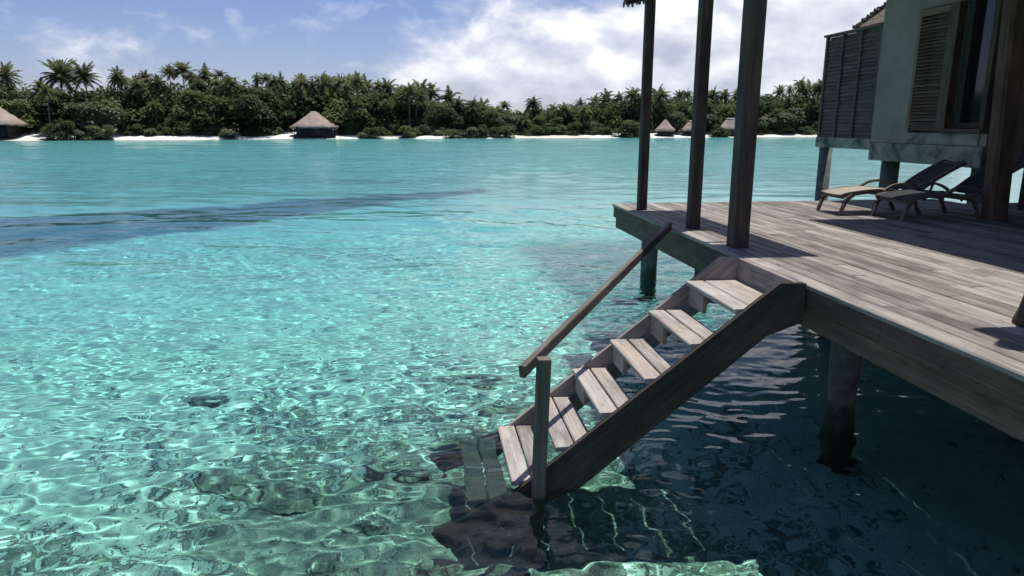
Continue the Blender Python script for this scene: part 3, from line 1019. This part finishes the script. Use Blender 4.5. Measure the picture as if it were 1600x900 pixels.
# ------------------------------------------------------------------ loungers
def make_lounger(loc, rz, label, weave='sling_weave'):
    """Wooden sling lounger; local +X runs from the foot to the head."""
    root = empty('sun_lounger', loc, label, 'lounger', 'sun loungers on the deck')
    root.rotation_euler = (0, 0, rz); root.scale = (0.9, 0.92, 0.92)
    W = 0.56
    prof = [(0.0, 0.275), (0.08, 0.30), (0.25, 0.325), (0.45, 0.345), (0.62, 0.35), (0.8, 0.335), (1.0, 0.315), (1.12, 0.315)]
    back = [(1.12, 0.315), (1.28, 0.375), (1.50, 0.52), (1.72, 0.645), (1.92, 0.745)]

    def curve(pts, n=4):
        out = []
        for i in range(len(pts) - 1):
            p0 = Vector(pts[max(i - 1, 0)]); p1 = Vector(pts[i]); p2 = Vector(pts[i + 1]); p3 = Vector(pts[min(i + 2, len(pts) - 1)])
            for k in range(n):
                t = k / n
                out.append(0.5 * ((2 * p1) + (p2 - p0) * t + (2 * p0 - 5 * p1 + 4 * p2 - p3) * t * t + (3 * p1 - p0 - 3 * p2 + p3) * t ** 3))
        out.append(Vector(pts[-1]))
        return out

    def put(m, name, mat, smooth=False, parent=root):
        o = link(name, mesh_from(name, m.v, m.f, smooth), None, MAT[mat]); o.parent = parent; return o
    seat = curve(prof); bk = curve(back)
    for s_ in (-1, 1):
        m = MB(); m.tube([(p_.x, s_ * W / 2, p_.y) for p_ in seat], 0, sq=(0.035, 0.06)); put(m, 'side_rail', 'lounger_wood')
        m = MB(); m.tube([(p_.x, s_ * (W / 2 - 0.045), p_.y) for p_ in bk], 0, sq=(0.032, 0.05)); put(m, 'back_rail', 'lounger_wood')
        # curved front leg sweeping forward, rear leg, arched arm piece
        leg = curve([(0.16, 0.30), (0.07, 0.23), (0.02, 0.12), (-0.02, 0.0)])
        m = MB(); m.tube([(p_.x, s_ * (W / 2 + 0.03), p_.y) for p_ in leg], 0, sq=(0.035, 0.055)); put(m, 'leg', 'lounger_wood')
        leg = curve([(1.02, 0.31), (1.12, 0.22), (1.17, 0.11), (1.24, 0.0)])
        m = MB(); m.tube([(p_.x, s_ * (W / 2 + 0.03), p_.y) for p_ in leg], 0, sq=(0.035, 0.055)); put(m, 'leg', 'lounger_wood')
        arm = curve([(0.62, 0.35), (0.76, 0.43), (0.95, 0.455), (1.12, 0.41), (1.22, 0.355)])
        m = MB(); m.tube([(p_.x, s_ * (W / 2 + 0.035), p_.y) for p_ in arm], 0, sq=(0.045, 0.032)); put(m, 'arm_rest', 'lounger_wood')
        m = MB(); m.tube([(1.50, s_ * (W / 2 - 0.09), 0.50), (1.42, s_ * (W / 2 - 0.09), 0.25), (1.36, s_ * (W / 2 - 0.09), 0.20)], 0, sq=(0.025, 0.03)); put(m, 'back_prop', 'lounger_wood')
    for x_, z_ in ((0.03, 0.26), (0.62, 0.30), (1.10, 0.27)):
        m = MB(); m.box((x_ - 0.02, -W / 2, z_ - 0.02), (x_ + 0.02, W / 2, z_ + 0.02)); put(m, 'crossbar', 'lounger_wood')
    for t in (0.25, 0.98):
        p_ = bk[int(t * (len(bk) - 1))]
        m = MB(); m.box((p_.x - 0.02, -W / 2 + 0.03, p_.y - 0.02), (p_.x + 0.02, W / 2 - 0.03, p_.y + 0.02)); put(m, 'crossbar', 'lounger_wood')

    def sheet(pts, hw, sag, name, mat):
        rings = []
        n = 8
        top = []; bot = []
        for p_ in pts:
            top.append([(p_.x, -hw + 2 * hw * j / n, p_.y + 0.026 - sag * (1 - (2 * j / n - 1) ** 2)) for j in range(n + 1)])
        m = MB(); nn = n + 1
        for r in top: m.v += r
        for r in top: m.v += [(a, b, c - 0.008) for a, b, c in r]
        K = len(top) * nn
        for i in range(len(top) - 1):
            for j in range(n):
                a = i * nn + j
                m.f.append((a, a + nn, a + nn + 1, a + 1)); m.f.append((K + a, K + a + 1, K + a + nn + 1, K + a + nn))
        for i in range(len(top) - 1):
            a = i * nn; m.f.append((a, K + a, K + a + nn, a + nn)); b = i * nn + n; m.f.append((b, b + nn, K + b + nn, K + b))
        for j in range(n):
            m.f.append((j, j + 1, K + j + 1, K + j)); e = (len(top) - 1) * nn + j; m.f.append((e, K + e, K + e + 1, e + 1))
        put(m, name, mat, True)
    sheet(seat, W / 2 + 0.0, 0.012, 'seat_sling', weave)
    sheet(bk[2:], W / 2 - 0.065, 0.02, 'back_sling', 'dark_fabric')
    return root


make_lounger((5.56, 9.03, DECK), R(-2), 'wooden sun lounger with its foot end in the sun, nearest the far deck edge')
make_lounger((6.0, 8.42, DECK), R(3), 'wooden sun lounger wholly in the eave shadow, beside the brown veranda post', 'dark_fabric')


# ------------------------------------------------------------------ coral heads on the lagoon floor
def make_coral():
    meshes = []
    for s_ in range(4):
        r = np.random.default_rng(50 + s_)
        n, k = 56, 28
        v = []; f = []
        cen = r.normal(size=(46, 3)); cen /= np.linalg.norm(cen, axis=1, keepdims=True)
        hgt = r.uniform(0.05, 0.42, 46)
        ph = r.uniform(0, 6.28, 3)
        for i in range(k + 1):
            th = math.pi * i / k
            for j in range(n):
                a = 2 * math.pi * j / n
                d = np.array((math.sin(th) * math.cos(a), math.sin(th) * math.sin(a), math.cos(th)))
                lob = (hgt * np.exp(-(1 - cen @ d) * 24)).max()
                rad = 0.72 + lob + 0.16 * math.sin(2 * a + ph[0]) + 0.10 * math.sin(3 * a + ph[1]) + r.uniform(-0.06, 0.06)
                v.append(tuple(d * rad))
        for i in range(k):
            for j in range(n):
                a = i * n + j; b = i * n + (j + 1) % n
                f.append((a, a + n, b + n, b))
        meshes.append(mesh_from('coral_rock', v, f, True)); meshes[-1].materials.append(MAT['coral'])
    spots = [(-1.55, 6.15, 0.62, 0.30, 0.20, 'broad dark coral rock lying alone in the shallows left of the steps'),
             (-0.05, 4.75, 0.36, 0.28, 0.26, 'lumpy coral rock under the foot of the steps'),
             (-0.55, 5.5, 0.30, 0.22, 0.18, None), (-0.75, 4.9, 0.34, 0.2, 0.16, None), (-0.3, 6.3, 0.4, 0.26, 0.16, None),
             (0.35, 6.9, 0.42, 0.3, 0.18, None), (0.9, 7.6, 0.5, 0.3, 0.2, None),
             (0.2, 4.25, 0.3, 0.22, 0.16, None), (1.5, 4.5, 0.34, 0.3, 0.2, None), (1.0, 4.0, 0.3, 0.22, 0.14, None),
             (0.6, 8.6, 0.5, 0.26, 0.14, None), (-2.6, 8.4, 0.4, 0.2, 0.1, None)]
    for i, (x, y, a, b, c, lab) in enumerate(spots):
        o = link('coral_rock', meshes[i % 4])
        z = float(bed_height(np.array([x]), np.array([y]))[0])
        o.location = (x, y, z - c * 0.05); o.scale = (a * (1 if i == 0 else 0.72), b * (1 if i == 0 else 0.72), c * 0.6); o.rotation_euler = (0, 0, random.uniform(-.5, .5))
        o.cycles.is_caustics_receiver = True
        tag(o, lab or 'small coral rock among the rubble on the lagoon floor near the steps', 'coral', 'coral rocks on the lagoon floor')


make_coral()


# ------------------------------------------------------------------ thatched huts on the island
def make_hut(name, label, x, y, w, d, z0, eave, peak, cap, rz=0.0, sides=4, stilts=True):
    root = empty(name, (x, y, 0), label, 'hut', 'thatched huts along the shore')
    root.rotation_euler = (0, 0, rz)

    def put(m, n_, mat, smooth=False):
        o = link(n_, mesh_from(n_, m.v, m.f, smooth), None, MAT[mat]); o.parent = root; return o

    def ring(hw, hd, z, jit=0.0, n=40):
        out = []
        for i in range(n):
            a = 2 * math.pi * (i + 0.5) / n
            if sides == 4:
                c_, s_ = math.cos(a), math.sin(a)
                k = 1 / (abs(c_) ** 5 + abs(s_) ** 5) ** 0.2
            else:
                st = 2 * math.pi / sides
                k = math.cos(st / 2) / math.cos((a % st) - st / 2) * 1.04
            out.append((hw * k * math.cos(a), hd * k * math.sin(a), z + random.uniform(-jit, jit)))
        return out
    m = MB()
    rr = [ring(w / 2 * 0.93, d / 2 * 0.93, eave + 0.12), ring(w / 2, d / 2, eave - 0.08, 0.16), ring(w / 2 * 1.0, d / 2 * 1.0, eave + 0.2, 0.05)]
    for t in (0.2, 0.4, 0.6, 0.8, 1.0):
        k = (1 - t) + t * cap
        k *= 1 - 0.07 * math.sin(math.pi * t)
        rr.append(ring(w / 2 * k, d / 2 * k, eave + 0.2 + (peak - eave - 0.2) * t, 0.04))
    m.loft(rr); put(m, 'roof', 'thatch', True)
    m = MB(); m.loft([ring(w / 2 * cap * 1.12, d / 2 * cap * 1.12, peak - 0.18, 0.05), ring(w / 2 * cap * 1.15, d / 2 * cap * 1.15, peak + 0.02), ring(w / 2 * cap * .8, d / 2 * cap * .8, peak + 0.12)])
    put(m, 'ridge_cap', 'thatch_cap', True)
    m = MB(); m.box((-w * 0.42, -d * 0.42, z0), (w * 0.42, d * 0.42, z0 + 0.14)); put(m, 'platform', 'dark_wood')
    ww = w * 0.36; dd = d * 0.36
    # walls in panels with openings between
    n = 6
    for i in range(n):
        xa = -ww + 2 * ww * i / n; xb = xa + 2 * ww / n - 0.06
        h = eave + 0.1 if i % 2 == 0 else z0 + 1.0
        m = MB(); m.box((xa, -dd, z0 + 0.143), (xb, -dd + 0.08, h)); put(m, 'wall_panel', 'dark_wood' if i != 3 else 'brown_wood')
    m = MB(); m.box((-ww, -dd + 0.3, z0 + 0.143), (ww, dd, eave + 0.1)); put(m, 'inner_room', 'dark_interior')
    for i in range(5):
        xa = -w * 0.40 + w * 0.8 * i / 4
        m = MB(); m.box((xa - 0.07, -d * 0.405, z0 + 0.143), (xa + 0.07, -d * 0.405 + 0.14, eave + 0.1)); put(m, 'post', 'dark_wood')
        if stilts:
            m = MB(); m.box((xa - 0.11, -d * 0.40, -1.0), (xa + 0.11, -d * 0.40 + 0.22, z0 - 0.003)); put(m, 'stilt', 'dark_wood')
    return root


make_hut('thatched_pavilion', 'steep thatched pavilion on stilts at the water, alone in front of the palms', -20.0, 142.6, 9.2, 8.0, 0.62, 2.05, 4.95, 0.115, R(8), 6)
make_hut('thatched_hut', 'thatched beach hut cut by the left edge of the picture', -73.6, 134.6, 11.6, 9.0, 0.65, 2.55, 6.9, 0.10, R(4), 4, False)
make_hut('thatched_hut', 'small pointed thatched hut between the first and second deck posts', 51.3, 146.6, 4.1, 4.0, 0.55, 1.35, 3.45, 0.16, R(-14), 4)
make_hut('thatched_hut', 'low rounded thatched hut half hidden behind the middle deck post', 57.8, 147.5, 5.0, 4.4, 0.55, 1.4, 3.35, 0.36, R(-14), 4)
make_hut('thatched_hut', 'thatched hut just left of the thickest deck post', 66.4, 147.9, 5.4, 4.8, 0.6, 1.6, 3.85, 0.34, R(-16), 4)


# ------------------------------------------------------------------ island trees
def palm_crown(seed, n=24, L0=3.7, droop=1.0):
    r = random.Random(seed)
    V = []; Fq = []
    for i in range(n):
        az = i * 2.39996 + r.uniform(-.25, .25)
        el = R(82) - (i / n) ** 0.8 * R(112) + r.uniform(-.12, .12)
        L = L0 * r.uniform(0.82, 1.12) * (0.8 if i < 4 else 1)
        d = Vector((math.cos(az) * math.cos(el), math.sin(az) * math.cos(el), math.sin(el)))
        p_ = Vector((0, 0, 0)); segs = 9
        pts = []; dirs = []
        for k in range(segs + 1):
            pts.append(p_.copy()); dirs.append(d.copy())
            p_ = p_ + d * (L / segs)
            d = d + Vector((0, 0, -(0.085 + 0.03 * k) * droop))
            d.normalize()
        side = Vector((-math.sin(az), math.cos(az), 0))
        # rachis
        for k in range(segs):
            w0 = 0.05 * (1 - k / segs) + 0.012; w1 = 0.05 * (1 - (k + 1) / segs) + 0.012
            b = len(V)
            V += [pts[k] - side * w0, pts[k] + side * w0, pts[k + 1] + side * w1, pts[k + 1] - side * w1]
            Fq.append((b, b + 1, b + 2, b + 3))
        # leaflets
        nl = 17
        for k in range(nl):
            t = 0.10 + 0.9 * k / (nl - 1)
            q = t * segs; i0 = min(int(q), segs - 1); fr = q - i0
            c = pts[i0].lerp(pts[i0 + 1], fr); dd = dirs[i0]
            up = side.cross(dd).normalized()
            ll = L * 0.30 * math.sin(math.pi * min(0.97, 0.18 + 0.74 * t)) * r.uniform(0.8, 1.15)
            for s_ in (-1, 1):
                o = (side * s_ * 0.80 + dd * 0.55 + Vector((0, 0, -0.45 * r.uniform(.5, 1.4)))).normalized()
                wv = dd * (L * 0.034)
                b = len(V)
                V += [c - wv, c + wv, c + o * ll * 0.6 + wv * 0.8, c + o * ll]
                Fq.append((b, b + 1, b + 2, b + 3))
    return mesh_from('crown', V, Fq)


class _V(Vector): pass


def abs_vec(v): return Vector((abs(v.x), abs(v.y), abs(v.z)))


def palm_trunk(seed, lean):
    r = random.Random(seed)
    m = MB(); pts = []; rad = []
    for k in range(9):
        t = k / 8
        pts.append((lean * (t ** 1.6), 0.4 * lean * math.sin(t * 2.5), t)); rad.append(0.20 - 0.09 * t + (0.08 if k == 0 else 0))
    return pts, rad


def leaf_cloud(seed, blobs, n, size, flat=0.75):
    """Crown of many small leaf clumps scattered near the surface of uneven lobes."""
    r = np.random.default_rng(seed)
    wts = np.array([b[3] ** 2 for b in blobs]); wts = wts / wts.sum()
    idx = r.choice(len(blobs), n, p=wts)
    B = np.array(blobs)[idx]
    d = r.normal(size=(n, 3)); d /= np.linalg.norm(d, axis=1, keepdims=True)
    d[:, 2] = np.where(d[:, 2] < -0.35, -d[:, 2], d[:, 2])
    rad = B[:, 3] * (1 - 0.45 * r.random(n) ** 2.2) * (1 + 0.12 * r.normal(size=n))
    P = B[:, :3] + d * rad[:, None] * np.array([1, 1, flat])
    return scatter_cards(P, d, r, size)


def scatter_cards(P, d, r, size):
    n = len(P)
    nrm = d + 0.75 * r.normal(size=(n, 3)); nrm[:, 2] += 1.3
    nrm /= np.linalg.norm(nrm, axis=1, keepdims=True)
    t = np.cross(nrm, r.normal(size=(n, 3))); t /= np.linalg.norm(t, axis=1, keepdims=True)
    b = np.cross(nrm, t)
    s = size * r.uniform(0.55, 1.35, n)[:, None]
    q0 = P - t * s; q1 = P + b * s * 0.55 - nrm * s * 0.12; q2 = P + t * s; q3 = P - b * s * 0.55 - nrm * s * 0.12
    v = np.stack([q0, q1, q2, q3], 1).reshape(-1, 3)
    f = np.arange(4 * n).reshape(-1, 4)
    return v, f


def tree_limbs(seed, blobs):
    r = random.Random(seed)
    m = MB()
    m.tube([(0, 0, -0.3), (r.uniform(-.1, .1), r.uniform(-.1, .1), 0.8), (r.uniform(-.2, .2), r.uniform(-.2, .2), 1.7)], [0.26, 0.2, 0.16], 7)
    for (x, y, z, q) in blobs[:6]:
        m.tube([(0, 0, 0.9 + r.uniform(0, .6)), (x * .5, y * .5, z * .6), (x, y, z)], [0.12, 0.08, 0.03], 6)
    return mesh_from('trunk', m.v, m.f, True)


# palms: (x, y, height of the crown's top)
SKYLINE = [(-73.3, 142.4, 13.7), (-68.4, 141.8, 11.0), (-66.4, 145.1, 14.0), (-60.1, 143.7, 13.2), (-56.0, 143.5, 12.7), (-52.7, 147.5, 12.9), (-48.7, 153.3, 14.3), (-46.0, 152.6, 14.6), (-43.0, 152.7, 13.7), (-37.2, 148.3, 13.5), (-33.5, 152.1, 12.9), (-30.2, 150.0, 13.0), (-27.3, 149.5, 12.6), (-23.6, 149.5, 12.1), (-20.4, 151.1, 12.4), (-19.4, 158.3, 12.7), (-16.9, 157.4, 12.4), (-14.2, 157.3, 12.6), (-12.2, 157.3, 11.9), (-9.4, 151.3, 11.8), (-6.6, 151.8, 11.4), (-4.5, 156.3, 11.1), (-0.7, 158.0, 11.5), (2.1, 159.8, 10.7), (6.3, 160.3, 9.8), (7.5, 149.2, 8.3), (12.0, 156.7, 8.2), (14.0, 157.7, 7.6), (17.6, 155.5, 7.9), (23.1, 151.3, 8.4), (28.5, 156.0, 7.3), (30.3, 150.7, 7.4), (36.5, 163.1, 8.7), (39.4, 162.4, 9.2), (41.3, 158.1, 9.9), (43.3, 154.9, 10.0), (48.9, 163.9, 10.7), (54.4, 159.7, 10.6), (60.0, 164.5, 10.5), (63.0, 164.3, 11.0), (66.7, 159.8, 10.8), (69.4, 158.8, 10.6), (73.8, 161.7, 10.5), (82.5, 160.1, 11.6), (82.9, 156.4, 11.7), (86.5, 159.3, 12.7), (94.2, 166.0, 12.6), (90.8, 155.1, 12.0)]
CAN_X = [-90, -66, -50, -38, -22, -8, 2, 10, 20, 30, 42, 60, 74, 88, 120]
CAN_Z = [9.2, 9.0, 10.0, 10.5, 10.0, 9.3, 8.1, 6.0, 5.4, 5.6, 7.6, 8.4, 8.3, 9.6, 10.2]


def canopy(x): return float(np.interp(x, CAN_X, CAN_Z))


def sector(x):
    if x < -62: return 'behind the beach hut at the left edge', 'palms behind the left beach hut'
    if x < -50: return 'above the left start of the long beach', 'palms above the long beach'
    if x < -36: return 'above the right half of the long beach', 'palms above the right half of the beach'
    if x < -22: return 'just left of the thatched pavilion', 'palms left of the pavilion'
    if x < -10: return 'just right of the thatched pavilion', 'palms right of the pavilion'
    if x < 4: return 'where the treeline falls right of the pavilion', 'palms on the falling treeline'
    if x < 25: return 'on the lowest stretch of the treeline', 'palms on the lowest stretch'
    if x < 47: return 'just left of the deck posts', 'palms left of the deck posts'
    if x < 75: return 'in the gaps between the deck posts', 'palms between the deck posts'
    return 'between the thickest post and the louvred screen', 'palms beside the louvred screen'


ORD = ['first', 'second', 'third', 'fourth', 'fifth', 'sixth', 'seventh', 'eighth', 'ninth', 'tenth']


def make_palms():
    crowns = [palm_crown(s_, random.Random(s_).choice((24, 30, 38)), 2.7 + 0.35 * (s_ % 4), 0.5 + 0.2 * ((s_ * 3) % 5)) for s_ in range(12)]
    for c in crowns: c.materials.append(MAT['palm_leaf'])
    ycrowns = [c.copy() for c in crowns[:3]]
    for c in ycrowns: c.materials.clear(); c.materials.append(MAT['yellow_palm_leaf'])
    trunks = []
    for s_ in range(5):
        pts, rad = palm_trunk(s_, (0.9, -0.7, 0.35, -0.2, 1.4)[s_])
        trunks.append((pts, rad))

    def palm(x, y, top, label, group, sc_=1.0, low=False, yellow=False):
        hz = top - 2.3 * sc_
        root = empty('coconut_palm', (x, y, 0.6), label, 'palm tree', group)
        pts, rad = random.choice(trunks)
        h = max(hz - 0.6, 0.8)
        m = MB(); m.tube([(a * h * 0.10, b * h * 0.1, c * h) for a, b, c in pts], [q * sc_ for q in rad], 7)
        t = link('trunk', mesh_from('trunk', m.v, m.f, True), None, MAT['bark']); t.parent = root
        c = link('crown', random.choice(ycrowns if yellow else crowns)); c.parent = root
        a = pts[-1]
        c.location = (a[0] * h * 0.1, a[1] * h * 0.1, h); c.rotation_euler = (random.uniform(-.12, .12), random.uniform(-.12, .12), random.uniform(0, 6.28))
        c.scale = (sc_ * random.uniform(.88, 1.1), sc_ * random.uniform(.88, 1.1), sc_ * random.uniform(.9, 1.25))
    count = {}
    for i, (x, y, t) in sorted(enumerate(SKYLINE), key=lambda q: q[1][0] / q[1][1]):
        w, g = sector(x)
        k = count[g] = count.get(g, -1) + 1
        lab = 'tall skyline palm ' + w + ', ' + ORD[k] + ' from the left there'
        if i == 0: lab = 'tall coconut palm with spreading fronds alone against the sky at the far left'
        if i == 2: lab = 'tall coconut palm with long drooping fronds, second tall one from the left edge'
        if abs(x - 23.1) < 0.1: lab = 'lone coconut palm standing clear above the lowest part of the treeline'
        palm(x, y, t, lab, g, random.uniform(0.62, 0.9) if i not in (0, 2) else 1.12)
    # lower palms in front, crowns among the bushes
    for k in range(120):
        x = random.uniform(-78, 96)
        if random.random() < 0.35: x = random.uniform(-48, -2)
        y = float(shore(x)) + random.uniform(5, 17)
        if abs(x + 19.9) < 6 and y < 150: y += 6
        top = canopy(x) * random.uniform(0.6, 1.24) + 0.6
        w, g = sector(x)
        yel = random.random() < (0.35 if -48 < x < -26 else 0.06)
        if yel: top = min(top, 5.0)
        palm(x, y, top, ('yellowish young palm low among the bushes ' if yel else 'lower palm with its crown among the trees ') + w, ('young ' if yel else 'lower ') + g, random.uniform(0.58, 0.85), True, yel)


make_palms()


def make_broadleaf():
    kinds = []
    for s_ in range(6):
        r = random.Random(70 + s_)
        blobs = []
        for k in range(9 + s_ % 3):
            a = r.uniform(0, 6.28); d = r.uniform(0.3, 2.1)
            blobs.append((d * math.cos(a), d * math.sin(a) * 0.8, r.uniform(1.6, 4.2) - d * 0.35, r.uniform(0.75, 1.5)))
        v, f = leaf_cloud(100 + s_, blobs, 2300, 0.20)
        kinds.append((np_mesh('crown', v, f), tree_limbs(s_, blobs)))
        kinds[-1][0].materials.append(MAT['broad_leaf' if s_ % 3 else 'grey_leaf'])
        kinds[-1][1].materials.append(MAT['bark'])

    def tree(x, y, sc_, lab, g, name='broadleaf_tree', cat='tree', z=0.4):
        k = random.choice(kinds)
        root = empty(name, (x, y, z), lab, cat, g)
        root.rotation_euler = (0, 0, random.uniform(0, 6.28)); s2 = sc_ * random.uniform(0.85, 1.15)
        root.scale = (sc_ * random.uniform(.95, 1.2), sc_ * random.uniform(.95, 1.2), s2)
        t = link('trunk', k[1]); t.parent = root
        c = link('crown', k[0]); c.parent = root
    # waterside bushes leave the beach open here and there
    beach = [(-54, -36), (-33, -25), (-15.5, -11), (-7, -4), (-2, 5), (17, 41), (71, 88)]
    def sec(x):
        return sector(x)
    x = -80.0
    while x < 100:
        on = any(a < x < b for a, b in beach)
        w, g = sec(x)
        hut = min(abs(x - h) for h in (-72.2, -19.9, 51.3, 57.8, 66.4))
        if hut > (7.5 if x < -60 else 5.2 if x < 0 else 3.6):
            y = float(shore(x)) + (random.uniform(4.6, 5.8) if on else random.uniform(0.5, 1.7))
            s_ = random.uniform(0.6, 0.95) * min(1.0, canopy(x) / 8 + 0.25)
            tree(x, y, s_, 'low leafy waterside bush ' + w, g.replace('palms', 'beach bushes'), 'beach_bush', 'bush', 0.1 - 1.25 * s_)
        x += random.uniform(1.7, 2.6)
    for k in range(74):
        x = -82 + 182 * (k + random.random()) / 74
        y = float(shore(x)) + random.uniform(6.5, 12)
        w, g = sec(x)
        s_ = canopy(x) / 5.6 * random.uniform(0.72, 1.0)
        if abs(x + 19.9) < 5: y += 4
        tree(x, y, s_, 'rounded leafy tree between the palms ' + w, g.replace('palms', 'leafy trees'))


make_broadleaf()


def make_thicket():
    r = np.random.default_rng(8)
    n = 70000
    x = r.uniform(-120, 130, n)
    b = r.uniform(8, 30, n)
    y = np.interp(x, SX, SY) + b
    can = np.interp(x, CAN_X, CAN_Z)
    top = can * (0.92 + 0.16 * vnoise(x, y, 21, 3.2) + 0.10 * vnoise(x, y, 22, 1.2))
    z = 0.6 + (top - 0.6) * r.random(n) ** 0.55
    P = np.stack([x, y, z], -1)
    d = r.normal(size=(n, 3)); d[:, 1] -= 0.6; d[:, 2] += 0.5
    d /= np.linalg.norm(d, axis=1, keepdims=True)
    v, f = scatter_cards(P, d, r, 0.52)
    o = link('forest_thicket', np_mesh('forest_thicket', v, f), None, MAT['broad_leaf'])
    tag(o, 'dense dark thicket filling the island behind the palms', 'thicket', None, 'stuff')


make_thicket()
